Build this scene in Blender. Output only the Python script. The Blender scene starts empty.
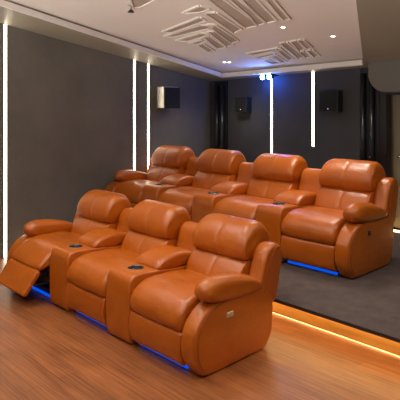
import bpy, bmesh, math, random
from mathutils import Vector, noise, Matrix
random.seed(7)
sc = bpy.context.scene
COL = sc.collection
PI = math.pi

# ---------------------------------------------------------------- materials
def srgb(r, g, b):
    f = lambda c: (c/255/12.92) if c/255 <= .04045 else ((c/255+.055)/1.055)**2.4
    return (f(r), f(g), f(b), 1)

def base_mat(name, color=(.5, .5, .5, 1), rough=.5, metal=0, spec=.5, coat=0):
    m = bpy.data.materials.new(name); m.use_nodes = True
    b = m.node_tree.nodes['Principled BSDF']
    b.inputs['Base Color'].default_value = color
    b.inputs['Roughness'].default_value = rough
    b.inputs['Metallic'].default_value = metal
    b.inputs['Specular IOR Level'].default_value = spec
    b.inputs['Coat Weight'].default_value = coat
    return m, m.node_tree, b

def nd(nt, kind, **kw):
    n = nt.nodes.new(kind)
    for k, v in kw.items():
        if k in n.inputs: n.inputs[k].default_value = v
        else: setattr(n, k, v)
    return n

def coords(nt, scale=(1, 1, 1), rot=(0, 0, 0)):
    t = nd(nt, 'ShaderNodeTexCoord'); mp = nd(nt, 'ShaderNodeMapping')
    mp.inputs['Scale'].default_value = scale; mp.inputs['Rotation'].default_value = rot
    nt.links.new(t.outputs['Object'], mp.inputs['Vector'])
    return mp.outputs['Vector']

def ramp(nt, fac, stops):
    r = nd(nt, 'ShaderNodeValToRGB'); e = r.color_ramp.elements
    e[0].position, e[0].color = stops[0]; e[1].position, e[1].color = stops[-1]
    for p, c in stops[1:-1]:
        x = e.new(p); x.color = c
    nt.links.new(fac, r.inputs['Fac']); return r.outputs['Color']

def bump(nt, b, h, strength, dist, prev=None):
    n = nd(nt, 'ShaderNodeBump', Strength=strength, Distance=dist)
    nt.links.new(h, n.inputs['Height'])
    if prev is not None: nt.links.new(prev, n.inputs['Normal'])
    nt.links.new(n.outputs['Normal'], b.inputs['Normal'])
    return n.outputs['Normal']

def leather():
    m, nt, b = base_mat('tan_leather', rough=.36, spec=.5, coat=.34)
    b.inputs['Coat Roughness'].default_value = .32
    v = coords(nt)
    n1 = nd(nt, 'ShaderNodeTexNoise', Scale=5, Detail=4); nt.links.new(v, n1.inputs['Vector'])
    c = ramp(nt, n1.outputs['Fac'], [(.25, srgb(168, 79, 3)), (.6, srgb(180, 91, 5)), (.85, srgb(190, 103, 12))])
    nt.links.new(c, b.inputs['Base Color'])
    rr = ramp(nt, n1.outputs['Fac'], [(.3, (.33,)*3+(1,)), (.8, (.45,)*3+(1,))])
    nt.links.new(rr, b.inputs['Roughness'])
    n2 = nd(nt, 'ShaderNodeTexNoise', Scale=11, Detail=2, Distortion=.5); nt.links.new(coords(nt, (1, .6, 1.6)), n2.inputs['Vector'])
    p = bump(nt, b, n2.outputs['Fac'], .40, .012)
    vo = nd(nt, 'ShaderNodeTexVoronoi', Scale=260); nt.links.new(v, vo.inputs['Vector'])
    bump(nt, b, vo.outputs['Distance'], .15, .002, p)
    return m

def wood(name, cols, rough, rot=0.0, fine=1.0, planks=True):
    m, nt, b = base_mat(name, rough=rough)
    v = coords(nt, (1.2, 34*fine, 34*fine), (0, 0, rot))
    n1 = nd(nt, 'ShaderNodeTexNoise', Scale=1.6, Detail=6, Roughness=.62); nt.links.new(v, n1.inputs['Vector'])
    v2 = coords(nt, (2.2, 9, 9), (0, 0, rot))
    n2 = nd(nt, 'ShaderNodeTexNoise', Scale=1, Detail=3); nt.links.new(v2, n2.inputs['Vector'])
    mx = nd(nt, 'ShaderNodeMath', operation='MULTIPLY_ADD'); mx.inputs[1].default_value = .7
    nt.links.new(n1.outputs['Fac'], mx.inputs[0])
    m2 = nd(nt, 'ShaderNodeMath', operation='MULTIPLY'); m2.inputs[1].default_value = .3
    nt.links.new(n2.outputs['Fac'], m2.inputs[0]); nt.links.new(m2.outputs[0], mx.inputs[2])
    c = ramp(nt, mx.outputs[0], [(.36, cols[0]), (.5, cols[1]), (.64, cols[2])])
    if planks:
        br = nd(nt, 'ShaderNodeTexBrick', Scale=1)
        br.inputs['Brick Width'].default_value = 1.25; br.inputs['Row Height'].default_value = .125
        br.inputs['Mortar Size'].default_value = .0015; br.inputs['Mortar Smooth'].default_value = .2
        br.inputs['Color1'].default_value = (.84, .84, .84, 1); br.inputs['Color2'].default_value = (1.08, 1.05, 1.02, 1)
        br.inputs['Mortar'].default_value = (.5, .45, .4, 1)
        nt.links.new(coords(nt, (1, 1, 1), (0, 0, rot)), br.inputs['Vector'])
        mm = nd(nt, 'ShaderNodeMix', data_type='RGBA', blend_type='MULTIPLY'); mm.inputs[0].default_value = 1
        nt.links.new(c, mm.inputs[6]); nt.links.new(br.outputs['Color'], mm.inputs[7]); c = mm.outputs[2]
    nt.links.new(c, b.inputs['Base Color'])
    bump(nt, b, n1.outputs['Fac'], .12, .003)
    return m

def plaster(name, c1, c2, rough=.8, scale=2.2, bs=.1, sp=.3):
    m, nt, b = base_mat(name, rough=rough, spec=sp)
    n1 = nd(nt, 'ShaderNodeTexNoise', Scale=scale, Detail=6, Roughness=.6); nt.links.new(coords(nt), n1.inputs['Vector'])
    nt.links.new(ramp(nt, n1.outputs['Fac'], [(.3, c1), (.7, c2)]), b.inputs['Base Color'])
    n2 = nd(nt, 'ShaderNodeTexNoise', Scale=120, Detail=3); nt.links.new(coords(nt), n2.inputs['Vector'])
    bump(nt, b, n2.outputs['Fac'], bs, .004)
    return m

def emit(name, color, strength, c=.8):
    m, nt, b = base_mat(name, color=(c, c, c, 1), rough=.4)
    b.inputs['Emission Color'].default_value = color; b.inputs['Emission Strength'].default_value = strength
    return m

M = dict(
    leather=leather(),
    piping=base_mat('leather_piping', srgb(150, 70, 22), .45)[0],
    black=base_mat('black_metal', (.012, .012, .013, 1), .45)[0],
    plastic=base_mat('black_plastic', (.02, .02, .022, 1), .3)[0],
    chrome=base_mat('chrome', (.6, .6, .6, 1), .2, 1)[0],
    bulk=base_mat('grey_satin_paint', srgb(104, 100, 94), .38)[0],
    gunmetal=base_mat('gunmetal', (.12, .12, .125, 1), .22, .9)[0],
    cream=base_mat('cream_plastic', srgb(225, 205, 170), .4)[0],
    steel=base_mat('brushed_silver', srgb(190, 186, 178), .42, .55)[0],
    grille=plaster('speaker_grille', (.008, .008, .009, 1), (.016, .016, .018, 1), .7, 200, .4),
    floor=wood('wood_floor', (srgb(110, 62, 31), srgb(142, 84, 44), srgb(168, 104, 60)), .42, 0, 1.35),
    riser=wood('riser_wood', (srgb(176, 124, 62), srgb(200, 146, 78), srgb(212, 160, 92)), .5, 0, .5, False),
    carpet=plaster('dark_carpet', srgb(80, 69, 66), srgb(95, 83, 79), .95, 9, .5, .1),
    nosing=base_mat('dark_nosing', srgb(48, 38, 37), .7)[0],
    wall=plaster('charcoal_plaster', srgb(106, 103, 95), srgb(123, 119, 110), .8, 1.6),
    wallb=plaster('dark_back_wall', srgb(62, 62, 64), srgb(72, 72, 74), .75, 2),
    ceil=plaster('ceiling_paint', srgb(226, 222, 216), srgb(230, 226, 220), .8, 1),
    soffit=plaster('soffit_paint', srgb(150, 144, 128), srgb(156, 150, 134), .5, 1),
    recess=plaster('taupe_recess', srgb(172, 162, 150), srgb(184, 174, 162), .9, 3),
    gloss=base_mat('black_lacquer', (.014, .014, .018, 1), .22)[0],
    door=plaster('beige_door', srgb(140, 126, 104), srgb(148, 134, 112), .5, 1.5),
    led=emit('warm_led', (1, .86, .66, 1), 13),
    amber=emit('amber_led', (1, .60, .22, 1), 14),
    amber_bright=emit('bright_amber_led', (1, .66, .26, 1), 23),
    blue=emit('blue_led', (.0, .11, 1, 1), .75, 0),
    bluelamp=emit('blue_lamp', (.16, .38, 1, 1), 90),
    down=emit('downlight_glow', (1, .9, .74, 1), 14),
)

# ---------------------------------------------------------------- mesh helpers
def link(name, me, m, parent=None, smooth=True, loc=None):
    o = bpy.data.objects.new(name, me); COL.objects.link(o)
    if m and not me.materials: me.materials.append(m)
    if smooth:
        for p in me.polygons: p.use_smooth = True
    if parent: o.parent = parent
    if loc: o.location = loc
    return o

def from_bm(name, bm, m, parent=None, smooth=True, bevel=0, loc=None, seg=2):
    bmesh.ops.recalc_face_normals(bm, faces=bm.faces)
    if bevel:
        bmesh.ops.bevel(bm, geom=list(bm.edges), offset=bevel, segments=seg, affect='EDGES', profile=.6)
    me = bpy.data.meshes.new(name); bm.to_mesh(me); bm.free()
    return link(name, me, m, parent, smooth, loc)

def box(bm, x0, x1, y0, y1, z0, z1):
    v = [bm.verts.new(p) for p in ((x0,y0,z0),(x1,y0,z0),(x1,y1,z0),(x0,y1,z0),(x0,y0,z1),(x1,y0,z1),(x1,y1,z1),(x0,y1,z1))]
    for f in ((0,3,2,1),(4,5,6,7),(0,1,5,4),(1,2,6,5),(2,3,7,6),(3,0,4,7)): bm.faces.new([v[i] for i in f])
    return v

def box_obj(name, b, m, parent=None, bevel=0, loc=None):
    bm = bmesh.new(); box(bm, *b); return from_bm(name, bm, m, parent, False, bevel, loc)

def poly_slab(bm, pts, dz):           # closed slab from a list of 3D points, thickness dz upward
    a = [bm.verts.new(p) for p in pts]; b = [bm.verts.new((p[0], p[1], p[2]+dz)) for p in pts]
    bm.faces.new(a[::-1]); bm.faces.new(b); n = len(a)
    for i in range(n): bm.faces.new((a[i], a[(i+1) % n], b[(i+1) % n], b[i]))

def tube(bm, pts, r, seg=8, closed=False):
    rings = []; n = len(pts); P = [Vector(p) for p in pts]
    for i, p in enumerate(P):
        a = P[i-1] if (i > 0 or closed) else p
        b = P[(i+1) % n] if (i < n-1 or closed) else p
        d = (b-a).normalized(); u = d.orthogonal().normalized() if i == 0 else (rings_u - d*rings_u.dot(d)).normalized()
        rings_u = u; w = d.cross(u)
        rings.append([bm.verts.new(p + (u*math.cos(t)+w*math.sin(t))*r) for t in (2*PI*k/seg for k in range(seg))])
    m = n if closed else n-1
    for i in range(m):
        A, B = rings[i], rings[(i+1) % n]
        for k in range(seg): bm.faces.new((A[k], A[(k+1) % seg], B[(k+1) % seg], B[k]))
    if not closed:
        bm.faces.new(rings[0][::-1]); bm.faces.new(rings[-1])

def lathe(bm, prof, c=(0, 0, 0), seg=28):     # prof: (r, z) open line, r may be 0 at ends
    rings = []
    for r, z in prof:
        if r < 1e-6: rings.append([bm.verts.new((c[0], c[1], c[2]+z))])
        else: rings.append([bm.verts.new((c[0]+r*math.cos(2*PI*k/seg), c[1]+r*math.sin(2*PI*k/seg), c[2]+z)) for k in range(seg)])
    for A, B in zip(rings, rings[1:]):
        for k in range(seg):
            a0, a1 = A[k % len(A)], A[(k+1) % len(A)]; b0, b1 = B[k % len(B)], B[(k+1) % len(B)]
            f = []
            for v in (a0, a1, b1, b0):
                if v not in f: f.append(v)
            if len(f) > 2: bm.faces.new(f)

def spline(pts, n, closed=True):
    N = len(pts); out = []
    segs = N if closed else N-1
    dense = []
    for i in range(segs):
        if closed: p0, p1, p2, p3 = pts[i-1], pts[i], pts[(i+1) % N], pts[(i+2) % N]
        else: p0, p1, p2, p3 = pts[max(i-1, 0)], pts[i], pts[i+1], pts[min(i+2, N-1)]
        for k in range(12):
            t = k/12
            dense.append(tuple(.5*((2*p1[j]) + (-p0[j]+p2[j])*t + (2*p0[j]-5*p1[j]+4*p2[j]-p3[j])*t*t + (-p0[j]+3*p1[j]-3*p2[j]+p3[j])*t**3) for j in range(len(p0))))
    if not closed: dense.append(tuple(pts[-1]))
    L = [0]; D = dense + ([dense[0]] if closed else [])
    for a, b in zip(D, D[1:]): L.append(L[-1]+math.dist(a, b))
    j = 0
    for k in range(n):
        s = L[-1]*k/(n if closed else n-1)
        while j < len(L)-2 and L[j+1] < s: j += 1
        t = (s-L[j])/max(L[j+1]-L[j], 1e-9)
        out.append(tuple(D[j][q]*(1-t)+D[j+1][q]*t for q in range(len(D[0]))))
    return out

def cushion(prof, x0, x1, r, name, m, parent=None, n=56, crown=.0, low=1, top=1, seams=(), rin=None, lump=.0025, depth=.006, ry=1, rz=1, seed=0, arc=None, mid=10):
    """closed (y, z) side profile swept from x0 to x1 with rounded ends; seams are x positions of stitched grooves"""
    rin = rin or r
    P = spline(prof, n)
    cy = sum(p[0] for p in P)/n; cz = sum(p[1] for p in P)/n
    hy = (max(p[0] for p in P)-min(p[0] for p in P))/2; hz = (max(p[1] for p in P)-min(p[1] for p in P))/2
    zlo = cz-hz; zhi = cz+hz
    st = []
    for k in range(7):
        th = PI/2*k/6; st.append((x0 + r*(1-math.cos(th)), rin*(1-math.sin(th)), 0))
    k0 = len(st)
    for k in range(1, mid): 
        x = x0+r + (x1-x0-2*r)*k/mid; st.append((x, 0, 0))
    for k in range(6, -1, -1):
        th = PI/2*k/6; st.append((x1 - r*(1-math.cos(th)), rin*(1-math.sin(th)), 0))
    for s in seams:
        st = [q for q in st if abs(q[0]-s) > .012]
        st += [(s-.009, 0, 0), (s, 0, 1), (s+.009, 0, 0)]
    st.sort(key=lambda q: q[0])
    bm = bmesh.new(); rings = []
    for x, ins, g in st:
        t = (x-x0)/(x1-x0); out = crown*math.sin(PI*t)
        sy = 1-(ins*ry - out + g*depth)/hy; sz = 1-(ins*rz - out + g*depth)/hz
        dy = arc*(2*t-1)**2 if arc else 0
        ring = []
        for y, z in P:
            wz = low+(top-low)*min(1, max(0, (z-zlo)/(zhi-zlo))) if ins else 1
            q = Vector((x, cy+(y-cy)*(1-(1-sy)*wz)+dy, cz+(z-cz)*(1-(1-sz)*wz)))
            if lump:
                nv = noise.noise_vector(q*9+Vector((seed*3.1, seed, 0)))*lump + noise.noise_vector(q*22+Vector((0, seed*2.3, 5)))*lump*.4
                q += Vector((nv.x*.3, nv.y, nv.z))
            ring.append(bm.verts.new(q))
        rings.append(ring)
    for A, B in zip(rings, rings[1:]):
        for k in range(n): bm.faces.new((A[k], A[(k+1) % n], B[(k+1) % n], B[k]))
    for R in (rings[0], rings[-1]):
        c = bm.verts.new(sum((v.co for v in R), Vector())/n)
        for k in range(n): bm.faces.new((R[k], R[(k+1) % n], c))
    return from_bm(name, bm, m, parent)

def thing(name, label, cat, loc=(0, 0, 0), rz=0, group=None, scale=1):
    o = bpy.data.objects.new(name, None); COL.objects.link(o)
    o.location = loc; o.rotation_euler = (0, 0, rz); o.scale = (scale,)*3
    o.empty_display_size = .1
    o['label'] = label; o['category'] = cat
    if group: o['group'] = group
    return o

def tag(o, label, cat, group=None):
    o['label'] = label; o['category'] = cat
    if group: o['group'] = group
    return o

def struct(o):
    o['kind'] = 'structure'; return o

# ---------------------------------------------------------------- recliner parts (local: x 0..W across, y 0 front .. back, z up)
W, CW = .56, .3244
PITCH = W+CW
L = M['leather']

def seat_part(open_=False):
    if open_:
        p = [(.62,.40),(.55,.455),(.42,.487),(.29,.492),(.275,.483),(.26,.492),(.14,.492),(.05,.468),(-.03,.415),(-.09,.358),(-.108,.325),(-.085,.30),(-.04,.315),(.02,.345),(.1,.35),(.3,.33),(.6,.31)]
    else:
        p = [(.62,.40),(.55,.455),(.42,.482),(.29,.487),(.275,.478),(.26,.487),(.14,.485),(.05,.455),(-.005,.405),(-.028,.345),(-.022,.295),(.0,.272),(.06,.262),(.3,.27),(.6,.30)]
    return cushion(p, -.004, W+.004, .045, 'seat_cushion', L, crown=.004, ry=.8, rz=.8, n=72, seed=1)

def panel_part(open_=False):
    if open_:
        p = [(-.105,.312),(-.135,.29),(-.18,.232),(-.225,.165),(-.248,.128),(-.235,.112),(-.215,.118),(-.16,.19),(-.10,.265),(-.085,.295)]
        o = cushion(p, .0, W, .03, 'footrest_panel', L, rin=.014, n=48, seed=2)
    else:
        p = [(.015,.27),(-.012,.262),(-.026,.21),(-.026,.14),(-.012,.075),(.01,.05),(.04,.052),(.05,.16),(.045,.262)]
        o = cushion(p, .0, W, .02, 'footrest_panel', L, rin=.012, n=48, seed=2)
    return o

def lumbar_part():
    p = [(.50,.44),(.515,.50),(.55,.565),(.60,.62),(.64,.645),(.70,.655),(.80,.60),(.80,.42),(.70,.38),(.56,.39)]
    return cushion(p, .0, W, .05, 'lumbar_cushion', L, crown=.006, ry=.6, rz=.6, low=1, top=.3, seams=(W/2,), depth=.004, n=56, seed=3)

def head_part():
    p = [(.635,.640),(.597,.668),(.588,.73),(.61,.80),(.65,.852),(.71,.895),(.785,.908),(.85,.888),(.893,.835),(.905,.765),(.88,.70),(.82,.65),(.72,.632)]
    return cushion(p, -.006, W+.006, .08, 'headrest', L, crown=.004, rin=.06, low=.18, top=1.25, ry=.7, seams=(W/2,), depth=.0045, n=64, seed=4, lump=.003)

def shell_part():
    p = [(.72,.10),(.76,.42),(.80,.64),(.84,.82),(.885,.82),(.91,.70),(.87,.42),(.84,.10),(.80,.06)]
    return cushion(p, .01, W-.01, .03, 'back_shell', L, lump=.001, n=40, seed=5)

def base_part():
    bm = bmesh.new()
    box(bm, .02, W-.02, .10, .80, .0, .085)
    return from_bm('base', bm, M['black'], None, False, .006)

def mech_part(open_):
    bm = bmesh.new()
    box(bm, .03, W-.03, .075, .10, .05, .075)
    if open_:
        for x in (.05, W-.05):
            tube(bm, [(x, .30, .12), (x, .10, .26), (x, -.085, .262)], .009)
            tube(bm, [(x+.012, .22, .27), (x+.012, .05, .17), (x+.012, -.15, .185)], .008)
            tube(bm, [(x-.012, .10, .10), (x-.012, .0, .24)], .007)
        tube(bm, [(.05, .05, .20), (W-.05, .05, .20)], .010)
        box(bm, .03, W-.03, .10, .12, .07, .26)
    return from_bm('recliner_mechanism', bm, M['black'], None, False)

def strip_part():
    return box_obj('light_strip', (.02, W-.02, .064, .074, .006, .028), M['blue'])

ARM = [(.09,.006),(.03,.05),(-.015,.12),(-.03,.20),(-.022,.285),(.01,.35),(.07,.41),(.16,.452),(.30,.47),(.48,.47),(.64,.455),(.735,.415),(.775,.34),(.78,.22),(.765,.11),(.72,.04),(.66,.006),(.38,.002)]
def arm_parts(side):          # side +1: right of the seat, -1: left
    a, b = (W+.003, W+.143) if side > 0 else (-.200, -.003)
    arm = ARM if side > 0 else [(y-.03 if y < .3 else y, z*1.05) for y, z in ARM]
    body = cushion(arm, a, b, .028, 'side_panel', L, lump=.0018, rin=.024, n=90, crown=.003, seed=6)
    # welted seam that follows the outline on the outer face
    P = spline(ARM, 80); cy = .375; cz = .235
    xo = b+.0005 if side > 0 else a-.0005
    bm = bmesh.new()
    arc = spline([(y-.03, z*1.05) if side < 0 else (y, z) for y, z in [(.115,.03),(.06,.05),(.018,.12),(.003,.20),(.011,.28),(.042,.345),(.10,.40),(.18,.436),(.28,.452)]], 40, False)
    tube(bm, [(xo-side*.0004, y, z) for y, z in arc], .0038, 6)
    pip = from_bm('piping', bm, M['piping'], None)
    pad = [(-.012,.535),(.0,.585),(.05,.622),(.14,.636),(.27,.628),(.42,.60),(.56,.555),(.65,.50),(.672,.455),(.64,.42),(.52,.405),(.36,.405),(.20,.425),(.08,.452),(.01,.487)]
    c0, c1 = (W-.002, W+.162) if side > 0 else (-.155, .005)
    pad = [(.665-(.672-y)*.88, .50+(z-.50)*.88) for y, z in pad]
    padd = cushion(pad, c0, c1, .085, 'armrest_pad', L, rin=.07, n=64, seed=7, ry=1.1, rz=1.0, lump=.003)
    wing = [(.62,.36),(.60,.46),(.645,.60),(.69,.71),(.73,.752),(.79,.768),(.85,.752),(.885,.71),(.885,.64),(.845,.48),(.80,.35),(.70,.33)]
    w0, w1 = (W+.002, W+.142) if side > 0 else (-.142, -.002)
    wg = cushion(wing, w0, w1, .04, 'wing', L, rin=.035, n=60, seed=8)
    bm = bmesh.new()
    line = spline([(.655,.44),(.70,.56),(.745,.67),(.79,.735),(.85,.735)], 24, False)
    xw = w1 if side > 0 else w0
    tube(bm, [(xw-side*.0002, y, z) for y, z in line], .004, 6)
    wp = from_bm('piping', bm, M['piping'], None)
    return body, pip, padd, wg, wp

_proto = {}
def cached(key, fn):
    if key not in _proto:
        r = fn(); r = r if isinstance(r, tuple) else (r,)
        _proto[key] = [(o, False) for o in r]
    out = []
    for i, (o, used) in enumerate(_proto[key]):
        if not used: _proto[key][i] = (o, True); out.append(o)
        else:
            c = o.copy(); COL.objects.link(c); out.append(c)
    return out

def make_recliner(loc, scale, group, label, side=0, open_=False, switch=None):
    t = thing('recliner', label, 'recliner', loc, 0, group, scale)
    ps = []
    ps += cached('seat%d' % open_, lambda: seat_part(open_)); ps += cached('panel%d' % open_, lambda: panel_part(open_))
    ps += cached('lumbar', lumbar_part); ps += cached('head', head_part); ps += cached('shell', shell_part)
    ps += cached('base', base_part); ps += cached('mech%d' % open_, lambda: mech_part(open_)); ps += cached('strip', strip_part)
    for p in ps: p.parent = t
    if side:
        body, pip, pad, wg, wp = cached('arm%d' % side, lambda: arm_parts(side))
        body.parent = t; pip.parent = body; pad.parent = t; wg.parent = t; wp.parent = wg
        if switch:
            bm = bmesh.new(); box(bm, W+.140, W+.152, .268, .332, .338, .372)
            s = from_bm('power_switch', bm, M['cream'] if switch == 'cream' else M['chrome'], body, False, .004)
            s['label'] = 'cream oval power switch' if switch == 'cream' else 'small dark metal power switch'
            bm = bmesh.new()
            for yy in (.285, .315): lathe(bm, [(0, 0), (.007, 0), (.007, .002), (0, .002)], (0, 0, 0), 12); 
            for v in bm.verts: v.co = Vector((W+.152+v.co.z, .285 + (0 if v.index < 26 else 0) + v.co.y, .355+v.co.x))
            from_bm('button', bm, M['cream'] if switch == 'cream' else M['plastic'], s, False)
    return t

# ---------------------------------------------------------------- console with cup holder
def console_body():
    p = [(.05,.004),(.0,.03),(-.012,.12),(-.012,.30),(-.004,.44),(.018,.492),(.06,.512),(.16,.512),(.30,.502),(.50,.482),(.70,.465),(.80,.44),(.81,.30),(.81,.08),(.78,.004),(.40,.002)]
    o = cushion(p, W+.008, W+CW-.008, .022, 'console_body', L, lump=.0012, rin=.016, n=90, seed=9)
    bm = bmesh.new(); lathe(bm, [(0, -.06), (.056, -.06), (.056, .05), (0, .05)], (W+CW/2, .165, .505), 32)
    cut = from_bm('cutter', bm, None)
    md = o.modifiers.new('b', 'BOOLEAN'); md.operation = 'DIFFERENCE'; md.object = cut; md.solver = 'EXACT'
    bpy.context.view_layer.update()
    me = bpy.data.meshes.new_from_object(o.evaluated_get(bpy.context.evaluated_depsgraph_get()))
    o.modifiers.clear(); o.data = me
    for pz in me.polygons: pz.use_smooth = True
    bpy.data.objects.remove(cut)
    return o

def cup_holder():
    c = (W+CW/2, .165, .510)
    bm = bmesh.new()
    lathe(bm, [(.048, -.004), (.050, .004), (.056, .007), (.062, .004), (.063, -.002), (.054, -.004), (.048, -.004)], c, 32)
    ring = from_bm('cup_holder', bm, M['gunmetal'])
    bm = bmesh.new()
    lathe(bm, [(.053, .001), (.050, -.05), (0, -.052), (0, -.054), (.053, -.053), (.0555, -.001)], c, 32)
    cup = from_bm('cup_well', bm, M['black'])
    bm = bmesh.new()
    for k in range(5):
        x = -.032+k*.016; h = math.sqrt(.049**2-x*x)
        box(bm, c[0]+x-.002, c[0]+x+.002, c[1]-h, c[1]+h, c[2]-.010, c[2]-.005)
    grid = from_bm('wire_grid', bm, M['chrome'], None, False)
    return ring, cup, grid

def console_pad():
    p = [(.262,.497),(.268,.525),(.31,.562),(.40,.592),(.50,.600),(.60,.588),(.69,.555),(.715,.525),(.69,.488),(.50,.470),(.36,.478),(.29,.487)]
    return cushion(p, W+.012, W+CW-.012, .05, 'armrest_pad', L, rin=.036, n=60, seed=10, ry=.7, lump=.003, rz=.95)

def console_back():
    p = [(.70,.36),(.665,.50),(.70,.62),(.725,.71),(.76,.765),(.81,.782),(.865,.77),(.892,.73),(.882,.64),(.85,.48),(.83,.35),(.76,.33)]
    return cushion(p, W+.012, W+CW-.012, .035, 'back_panel', L, rin=.03, n=56, seed=11)

def make_console(loc, scale, group, label):
    t = thing('armrest_console', label, 'console', loc, 0, group, scale)
    body, = cached('cbody', console_body); body.parent = t
    ring, cup, grid = cached('cup', cup_holder); ring.parent = t; cup.parent = ring; grid.parent = ring
    for k, f in (('cpad', console_pad), ('cback', console_back)):
        o, = cached(k, f); o.parent = t
    return t

H2 = .2621; S2 = 1.035
X1, Y1 = -2.6104-W, 2.36            # left front corner of the last seat in each row
X2, Y2 = -2.5453-W*S2, 4.0947
G1, G2 = 'recliners in the front row', 'recliners on the raised back row'
make_recliner((X1-2*PITCH, Y1, 0), 1, G1, 'tan leather recliner with its footrest swung out, left end of front row', -1, True)
make_recliner((X1-PITCH, Y1, 0), 1, G1, 'tan leather recliner in the middle of the front row, between two cup-holder consoles')
make_recliner((X1, Y1, 0), 1, G1, 'tan leather recliner at right end of front row with cream switch on its side', 1, False, 'cream')
make_console((X1-2*PITCH, Y1, 0), 1, 'consoles in the front row', 'tan leather cup-holder console beside the recliner with the open footrest')
make_console((X1-PITCH, Y1, 0), 1, 'consoles in the front row', 'tan leather cup-holder console between the middle and right front-row recliners')
lab2 = ['tan leather recliner at left end of the raised back row, nearest the grey wall',
        'tan leather recliner second from left on the raised back row',
        'tan leather recliner third from left on the raised back row, below the blue lamp',
        'tan leather recliner at right end of the raised back row with dark metal switch']
for i in range(4):
    make_recliner((X2-(3-i)*PITCH*S2, Y2, H2), S2, G2, lab2[i], -1 if i == 0 else (1 if i == 3 else 0), False, 'dark' if i == 3 else None)
lab3 = ['tan leather cup-holder console right of the leftmost back-row recliner',
        'tan leather cup-holder console between the two middle recliners of the back row',
        'tan leather cup-holder console left of the rightmost back-row recliner']
for i in range(3):
    make_console((X2-(3-i)*PITCH*S2, Y2, H2), S2, 'consoles in the back row', lab3[i])

# the backs of the front row sit a touch lower than those of the back row
for r in [o for o in COL.objects if o.get('category') in ('recliner', 'console')]:
    for ch in r.children:
        if ch.name.split('.')[0] in ('headrest', 'lumbar_cushion', 'wing', 'back_panel', 'back_shell'):
            ch.location.z = -.028 if r.location.z < .1 else .014
            if r.location.z < .1: ch.location.y = .012

# ---------------------------------------------------------------- room
XL, XR, YF, YB = -6.10, 1.60, -1.60, 6.11
C0, CX, CY = 3.3376, .0287, -.16256           # the soffit plane climbs towards the front
def cz(x, y, d=0): return C0+CX*x+CY*y+d
TR = .075
struct(box_obj('floor', (XL-.1, XR+.1, YF-.1, YB+1.2, -.12, 0), M['floor']))
def wall(name, x0, x1, y0, y1, m):
    bm = bmesh.new(); v = box(bm, x0, x1, y0, y1, 0, 1)
    for q in v[4:]: q.co.z = cz(q.co.x, q.co.y, TR+.12)
    return struct(from_bm(name, bm, m, None, False))
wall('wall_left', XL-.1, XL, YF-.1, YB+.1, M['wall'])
DX0, DX1 = -3.085, -2.05                      # opening with the beige door
wall('wall_right', XR, XR+.1, YF-.1, YB+.1, M['wall'])
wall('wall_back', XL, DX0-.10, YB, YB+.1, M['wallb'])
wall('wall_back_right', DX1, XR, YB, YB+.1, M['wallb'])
DT = 1.905
bm = bmesh.new(); v = box(bm, DX0-.10, DX1, YB, YB+.1, DT, 1)
for q in v[4:]: q.co.z = cz(q.co.x, q.co.y, TR+.12)
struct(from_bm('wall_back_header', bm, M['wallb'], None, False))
# platform: carpeted slab overhanging a lit riser
PY = 3.3187
bm = bmesh.new(); box(bm, XL, XR, PY+.004, YB+1.1, H2-.024, H2)
struct(from_bm('floor_platform', bm, M['carpet'], None, False))
struct(box_obj('trim_1', (XL, XR, PY-.004, PY+.004, H2-.024, H2+.001), M['nosing']))
struct(box_obj('platform_riser_wall', (XL, XR, 3.61, 3.64, .009, H2-.024), M['riser']))
o = tag(box_obj('light_strip', (XL+.02, XR-.02, 3.50, 3.53, H2-.036, H2-.024), M['amber_bright']), 'amber strip of light under the front edge of the raised platform', 'light strip')
o = tag(box_obj('light_strip', (XL+.02, XR-.02, 3.626, 3.643, .0, .0075), M['amber']), 'amber strip of light at the foot of the wooden riser', 'light strip')

# ceiling: tray plus the surrounding soffit
bm = bmesh.new()
poly_slab(bm, [(x, y, cz(x, y, TR)) for x, y in ((XL-.1, YF-.1), (XR+.1, YF-.1), (XR+.1, YB+.1), (XL-.1, YB+.1))], .1)
struct(from_bm('ceiling', bm, M['ceil'], None, False))
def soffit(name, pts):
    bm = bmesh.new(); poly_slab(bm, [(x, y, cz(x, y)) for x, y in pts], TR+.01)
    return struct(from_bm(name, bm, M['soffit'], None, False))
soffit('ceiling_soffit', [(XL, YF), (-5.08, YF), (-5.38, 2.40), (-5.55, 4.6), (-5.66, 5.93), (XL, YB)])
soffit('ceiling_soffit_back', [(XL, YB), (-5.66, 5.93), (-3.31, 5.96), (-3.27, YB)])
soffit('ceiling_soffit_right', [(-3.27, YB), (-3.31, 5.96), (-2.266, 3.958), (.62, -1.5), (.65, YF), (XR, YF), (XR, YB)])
# pale lip round the tray
def lip(name, a, b, m=M['ceil'], w=.035):
    A = Vector((a[0], a[1], 0)); B = Vector((b[0], b[1], 0)); n = (B-A).normalized().cross(Vector((0, 0, 1)))*w
    bm = bmesh.new(); poly_slab(bm, [(p.x, p.y, cz(p.x, p.y, -.012)) for p in (A, B, B+n, A+n)], .06)
    return struct(from_bm(name, bm, m, None, False))
lip('trim_2', (-5.35, 2.0), (-5.66, 5.93)); lip('trim_3', (-5.08, YF), (-5.35, 2.0)); lip('trim_4', (-5.66, 5.93), (-3.31, 5.96))

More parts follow.
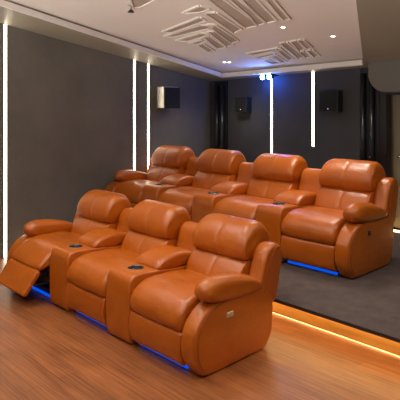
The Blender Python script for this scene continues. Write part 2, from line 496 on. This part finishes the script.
# ceiling relief: nested chevron ribs with taupe recesses, laid out on the ceiling plane
RELIEF_A = [[(-3.998, 3.634), (-3.694, 3.565), (-3.668, 3.661), (-3.826, 3.693)], [(-4.752, 3.992), (-3.957, 3.819), (-3.983, 3.916), (-4.661, 4.051)], [(-4.883, 4.133), (-4.152, 4.007), (-4.053, 4.09), (-4.173, 4.134), (-4.804, 4.19)], [(-4.89, 4.33), (-4.379, 4.227), (-4.305, 4.281), (-4.451, 4.344), (-4.786, 4.4)], [(-4.835, 4.495), (-4.54, 4.431), (-4.517, 4.475), (-4.757, 4.557)], [(-3.79, 3.741), (-3.693, 3.783), (-3.843, 4.322), (-3.999, 4.381)], [(-4.056, 4.033), (-3.992, 4.074), (-4.186, 4.656), (-4.313, 4.69)], [(-4.237, 4.229), (-4.174, 4.26), (-4.364, 4.764), (-4.482, 4.784)], [(-4.439, 4.349), (-4.373, 4.381), (-4.543, 4.822), (-4.661, 4.81)], [(-4.774, 4.574), (-4.697, 4.584), (-4.796, 4.877), (-4.896, 4.887)], [(-3.453, 3.408), (-3.348, 3.468), (-3.517, 4.09), (-3.615, 4.3), (-3.762, 4.311)], [(-3.276, 3.51), (-3.229, 3.538), (-3.326, 3.868), (-3.487, 4.275), (-3.578, 4.288), (-3.454, 4.017)], [(-3.182, 3.565), (-3.081, 3.624), (-3.325, 4.264), (-3.447, 4.273)], [(-2.996, 3.673), (-2.95, 3.699), (-3.182, 4.286), (-3.245, 4.289)], [(-4.095, 3.035), (-3.835, 3.186), (-4.248, 3.271), (-4.33, 3.259)]]
RELIEF_B = [[(-4.491, 5.174), (-3.969, 5.119), (-3.984, 5.187), (-4.463, 5.269)], [(-4.498, 5.35), (-4.173, 5.281), (-4.194, 5.358), (-4.474, 5.423)], [(-4.497, 5.512), (-4.354, 5.479), (-4.431, 5.748), (-4.545, 5.763)], [(-4.25, 5.388), (-4.201, 5.387), (-4.291, 5.714), (-4.382, 5.737)], [(-3.794, 4.958), (-3.715, 4.948), (-3.916, 5.586), (-4.02, 5.625)], [(-3.986, 5.111), (-3.938, 5.108), (-4.116, 5.63), (-4.203, 5.651)], [(-3.639, 4.939), (-3.565, 4.951), (-3.712, 5.294), (-3.785, 5.307)], [(-3.533, 4.944), (-3.484, 4.941), (-3.588, 5.267), (-3.651, 5.277)], [(-3.818, 5.373), (-3.758, 5.38), (-3.847, 5.615), (-3.923, 5.638)], [(-3.703, 5.363), (-3.642, 5.356), (-3.723, 5.625), (-3.802, 5.645)]]

def relief(polys, label):
    t = thing('ceiling_relief', label, 'ceiling relief', (0, 0, 0), 0, 'chevron reliefs on the ceiling')
    bm = bmesh.new()
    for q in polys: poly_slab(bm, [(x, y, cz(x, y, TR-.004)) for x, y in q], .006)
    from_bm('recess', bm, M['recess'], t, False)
    bm = bmesh.new()
    for q in polys:
        cx = sum(p[0] for p in q)/len(q); cy = sum(p[1] for p in q)/len(q)
        for a, b in zip(q, q[1:]+q[:1]):
            A = Vector((a[0], a[1], 0)); B = Vector((b[0], b[1], 0)); d = (B-A)
            if d.length < .02: continue
            n = d.normalized().cross(Vector((0, 0, 1)))
            if n.dot(Vector((cx, cy, 0))-A) > 0: n = -n
            n *= .024; e = d.normalized()*.0
            poly_slab(bm, [(p.x, p.y, cz(p.x, p.y, TR-.016)) for p in (A-e, B+e, B+e+n, A-e+n)], .018)
    from_bm('rib', bm, M['ceil'], t, False)
    xs = [p[0] for q in polys for p in q]; ys = [p[1] for q in polys for p in q]
    c = Vector((sum(xs)/len(xs), sum(ys)/len(ys), 0)); c.z = cz(c.x, c.y, TR)
    t.location = c
    for ch in t.children: ch.data.transform(Matrix.Translation(-c))
    return t
relief(RELIEF_A, 'large chevron relief of pale ribs on the ceiling, nearer to the camera')
relief(RELIEF_B, 'smaller chevron relief of pale ribs on the ceiling near the blue lamp')

# ---------------------------------------------------------------- wall lights
def led_strip(name, b, label, group):
    x0, x1, y0, y1, z0, z1 = b
    c = Vector(((x0+x1)/2, (y0+y1)/2, z0))
    t = thing('light_strip', label, 'light strip', c, 0, group)
    horiz_y = (x1-x0) < (y1-y0)
    o = box_obj('diffuser', tuple(v-c[i//2] for i, v in enumerate(b)), M['led'], t)
    bm = bmesh.new()
    e = .005
    if horiz_y:
        for s in (-1, 1):
            yy = (y1-y0)/2
            box(bm, (x0-c.x), (x1-c.x)+.003, s*yy-(e if s < 0 else 0), s*yy+(e if s > 0 else 0), 0, z1-z0)
    else:
        for s in (-1, 1):
            xx = (x1-x0)/2
            box(bm, s*xx-(e if s < 0 else 0), s*xx+(e if s > 0 else 0), (y0-c.y)-.003, (y1-c.y), 0, z1-z0)
    from_bm('channel', bm, M['wall'], t, False)
GL = 'vertical light strips in the grey left wall'
w = .017
for y, z0, lab in ((2.715, .0, 'vertical warm white light strip at the far left edge of the grey wall'),
                   (4.591, H2, 'left one of the paired light strips on the grey wall behind the back row'),
                   (4.842, H2, 'right one of the paired light strips on the grey wall, beside the silver speaker')):
    led_strip('light_strip', (XL, XL+.008, y-w, y+w, z0, cz(XL, y)-.0), lab, GL)
led_strip('light_strip', (-4.837-.017, -4.837+.017, YB-.008, YB, 1.0, cz(-4.837, YB)), 'vertical light strip on the dark back wall below the blue lamp', 'vertical light strips on the back wall')
led_strip('light_strip', (-4.131-.017, -4.131+.017, YB-.008, YB, 1.225, cz(-4.131, YB)), 'shorter vertical light strip on the dark back wall, right of the blue lamp', 'vertical light strips on the back wall')

# ---------------------------------------------------------------- speakers
t = thing('speaker', 'silver-sided speaker with black grille mounted high on the grey left wall', 'speaker', (XL, 5.12, 1.74))
bm = bmesh.new(); v = box(bm, .03, .19, -.14, .14, 0, .31)
from_bm('cabinet', bm, M['steel'], t, False, .008)
bm = bmesh.new(); v = box(bm, .188, .205, -.135, .16, -.005, .30); from_bm('grille', bm, M['grille'], t, False, .005)
bm = bmesh.new(); box(bm, -.002, .04, -.05, .05, .08, .2)
from_bm('bracket', bm, M['black'], t, False)
for x, z, sx, sz, lab in ((-5.335, 1.68, .115, .225, 'small black speaker on the back wall left of the blue lamp'),
                          (-3.825, 1.69, .14, .275, 'black speaker on the back wall right of the light strips')):
    t = thing('speaker', lab, 'speaker', (x, YB, z), 0, 'black speakers on the back wall')
    box_obj('cabinet', (-sx, sx, -.12, 0, 0, sz), M['plastic'], t, .008)
    box_obj('grille', (-sx+.01, sx-.01, -.128, -.12, .012, sz-.01), M['grille'], t, .002)
    bm = bmesh.new(); lathe(bm, [(0, 0), (.012, 0), (.012, .004), (0, .005)], (0, 0, 0), 16)
    for q in bm.verts: q.co = Vector((q.co.x, -.128-q.co.z, .035+q.co.y))
    from_bm('badge', bm, M['chrome'], t)

# ---------------------------------------------------------------- twin blue lamp under the ceiling edge
t = thing('stage_lamp', 'small twin-headed lamp glowing bright blue at top of back wall', 'lamp', (-4.815, YB-.14, 2.165))
box_obj('bracket', (-.10, .10, .02, .14, .03, .055), M['black'], t, .004)
for s in (-1, 1):
    bm = bmesh.new(); lathe(bm, [(0, .05), (.026, .05), (.034, .0), (.038, -.03), (.034, -.03), (.030, -.02), (0, -.02)], (0, 0, 0), 20)
    for q in bm.verts: q.co = Vector((q.co.x+s*.062, q.co.z+.0, q.co.y+.015))
    h = from_bm('lamp_head', bm, M['black'], t)
    bm = bmesh.new(); lathe(bm, [(0, -.044), (.024, -.040), (.036, -.030), (.036, -.018), (0, -.018)], (0, 0, 0), 20)
    for q in bm.verts: q.co = Vector((q.co.x+s*.062, q.co.z, q.co.y+.015))
    from_bm('lens', bm, M['bluelamp'], h)
def light(name, kind, loc, energy, color, size=.1, spot=None, rot=(0, 0, 0), blend=.6):
    l = bpy.data.lights.new(name, kind); l.energy = energy; l.color = color
    if kind == 'AREA': l.shape = 'DISK'; l.size = size
    else: l.shadow_soft_size = size
    if kind == 'SPOT': l.spot_size = spot; l.spot_blend = blend
    o = bpy.data.objects.new(name, l); COL.objects.link(o); o.location = loc; o.rotation_euler = rot; return o
for s in (-.06, .06): light('blue_glow', 'POINT', (-4.815+s, YB-.14, 2.12), 5.0, (.02, .14, 1), .03)

# ---------------------------------------------------------------- columns, door, bulkhead on the right
def column(name, x, hgt, lab):
    t = thing('pilaster', lab, 'pilaster', (x, YB, H2))
    hz = cz(x, YB)-H2
    box_obj('back_plate', (-.13, .13, -.03, 0, 0, hz-.02), M['gloss'], t, .004)
    for dx in (-.075, .045):
        bm = bmesh.new(); lathe(bm, [(0, 0), (.038, 0), (.038, hz-.10), (0, hz-.10)], (dx, -.045, .02), 24)
        from_bm('half_column', bm, M['gloss'], t)
    bm = bmesh.new(); lathe(bm, [(0, 0), (.011, 0), (.014, .012), (.010, .024), (0, .026)], (0, 0, 0), 14)
    for q in bm.verts: q.co = Vector((q.co.x+.045, -.083-q.co.z, q.co.y+1.03-.15))
    from_bm('knob', bm, M['chrome'], t)
column('pilaster', -5.83, 0, 'glossy black fluted pilaster in the far left corner of the back wall')
column('pilaster', -3.30, 0, 'glossy black fluted pilaster beside the beige door')
# door frame and door
F = .07
struct(box_obj('trim_5', (DX0-.10, DX0, YB-.02, YB+.12, H2, DT), M['gloss'], None, .004))
struct(box_obj('trim_6', (DX0-.10, DX1+.05, YB-.021, YB+.12, DT-.005, DT+.035), M['gloss'], None, .004))
t = bpy.data.objects.new('door_1', None); COL.objects.link(t); t.location = (DX0, YB+.16, H2+.02); struct(t)
box_obj('door_panel', (-.09, 1.20, 0, .045, .0, DT-H2), M['door'], t, .003)
bm = bmesh.new()
lathe(bm, [(0, 0), (.026, 0), (.026, .006), (.010, .010), (.010, .035), (.022, .045), (.024, .058), (.014, .07), (0, .072)], (0, 0, 0), 18)
for q in bm.verts: q.co = Vector((q.co.x+.10, -q.co.z, q.co.y+.87))
from_bm('door_knob', bm, M['chrome'], t)
box_obj('kick_strip', (.02, .96, -.012, 0, .02, .14), M['door'], t)
tag(box_obj('light_strip', (DX0+.02, DX1-.02, YB+.02, YB+.04, H2+.001, H2+.018), M['amber']), 'amber floor light strip at the foot of the beige door', 'light strip')
# rounded bulkhead hanging under the right soffit
x0, x1, z0 = -3.215, -1.7, 1.93
pts = [(x0, 2.36)]
for k in range(9):
    a = PI+PI/2*k/8; pts.append((x0+.22+.22*math.cos(a), z0+.22+.22*math.sin(a)*1.0))
pts += [(x1, z0), (x1, 2.55)]
bm = bmesh.new()
A = [bm.verts.new((x, 5.90, z)) for x, z in pts]; B = [bm.verts.new((x, YB, z)) for x, z in pts]
A[0].co.z = cz(x0, 5.9)+.01; B[0].co.z = cz(x0, YB)+.01; A[-1].co.z = cz(x1, 5.9)+.01; B[-1].co.z = cz(x1, YB)+.01
bm.faces.new(A); bm.faces.new(B[::-1])
for i in range(len(A)):
    j = (i+1) % len(A); bm.faces.new((A[i], A[j], B[j], B[i]))
struct(from_bm('trim_7_bulkhead', bm, M['bulk'], None, False))

# ---------------------------------------------------------------- downlights and sprinkler
ROT = (math.atan(-CY)*-1, math.atan(CX)*-1, 0)
def downlight(x, y, lab, d=TR, energy=60, r=.027, grp='recessed downlights'):
    z = cz(x, y, d)
    t = thing('downlight', lab, 'downlight', (x, y, z), 0, grp)
    t.rotation_euler = (math.atan(CY), -math.atan(CX), 0)
    bm = bmesh.new(); lathe(bm, [(r*.8, -.003), (r, -.008), (r*1.3, -.006), (r*1.35, 0), (r*.8, 0)], (0, 0, 0), 24); from_bm('trim_ring', bm, M['ceil'], t)
    bm = bmesh.new(); lathe(bm, [(0, -.004), (r*.8, -.004), (r*.8, -.001), (0, -.001)], (0, 0, 0), 24); from_bm('lens', bm, M['down'], t)
    if energy: light('overhead_spot', 'SPOT', (x, y, z-.03), energy, (1, .92, .80), .10, math.radians(130), blend=.9)
downlight(-3.406, 4.485, 'recessed downlight between the two ceiling reliefs, right side', energy=55)
downlight(-3.127, 4.988, 'recessed downlight nearest the right soffit, by the smaller relief', energy=60)
downlight(-5.137, 5.432, 'left lamp of the close pair of downlights over the back left corner', energy=24, r=.026)
downlight(-5.071, 5.459, 'right lamp of the close pair of downlights over the back left corner', energy=24, r=.026)
t = thing('sprinkler', 'small dark sprinkler hanging from the pale ceiling at top left', 'sprinkler', (-4.294, 3.194, cz(-4.294, 3.194, TR)))
bm = bmesh.new(); lathe(bm, [(0, 0), (.035, 0), (.03, -.012), (.012, -.016), (.011, -.05), (0, -.05)], (0, 0, 0), 18); from_bm('stem', bm, M['steel'], t)
bm = bmesh.new(); lathe(bm, [(0, -.05), (.012, -.05), (.034, -.075), (.034, -.08), (0, -.082)], (0, 0, 0), 18); from_bm('deflector', bm, M['plastic'], t)
# unseen spots without fixtures, added to light the seats and room
for x, y, e, d in ((-4.3, 2.3, 66, TR), (-3.0, 2.6, 66, TR), (-1.6, 3.2, 45, 0), (-3.8, 1.2, 52, TR), (-2.2, 1.3, 45, TR), (-.6, 1.6, 25, 0), (-5.4, 1.2, 30, 0),
                   (-1.2, -.3, 28, TR), (-3.4, -.7, 28, TR), (-1.3, 4.5, 60, 0)):
    light('overhead_spot', 'SPOT', (x, y, cz(x, y, d)-.03), e, (1, .92, .80), .12, math.radians(130), blend=.9)

# ---------------------------------------------------------------- camera
cam = bpy.data.cameras.new('camera'); co = bpy.data.objects.new('camera', cam); COL.objects.link(co)
cam.sensor_width = 36; cam.lens = 536/400*36; cam.clip_start = .05
co.location = (0, 0, 1.755); co.rotation_euler = (PI/2, 0, math.radians(46.017))
cam.shift_y = -(200-107)/400
sc.camera = co
w = bpy.data.worlds.new('world'); sc.world = w; w.use_nodes = True
nt = w.node_tree; bg = nt.nodes['Background']
# front wall left out; world fill added: dim above, strong below to brighten the ceiling
tc = nd(nt, 'ShaderNodeTexCoord'); sp = nd(nt, 'ShaderNodeSeparateXYZ'); nt.links.new(tc.outputs['Generated'], sp.inputs[0])
mr = nd(nt, 'ShaderNodeMapRange'); nt.links.new(sp.outputs['Z'], mr.inputs['Value'])
for k, v in (('From Min', -.25), ('From Max', -.08), ('To Min', 8.2), ('To Max', .12)): mr.inputs[k].default_value = v
nt.links.new(mr.outputs[0], bg.inputs[1]); bg.inputs[0].default_value = (1, .94, .86, 1)
sc.view_settings.view_transform = 'Standard'; sc.view_settings.look = 'None'; sc.view_settings.gamma = 1
sc.view_settings.use_curve_mapping = False; sc.view_settings.exposure = 0
sc.cycles.max_bounces = 8; sc.cycles.use_denoising = True
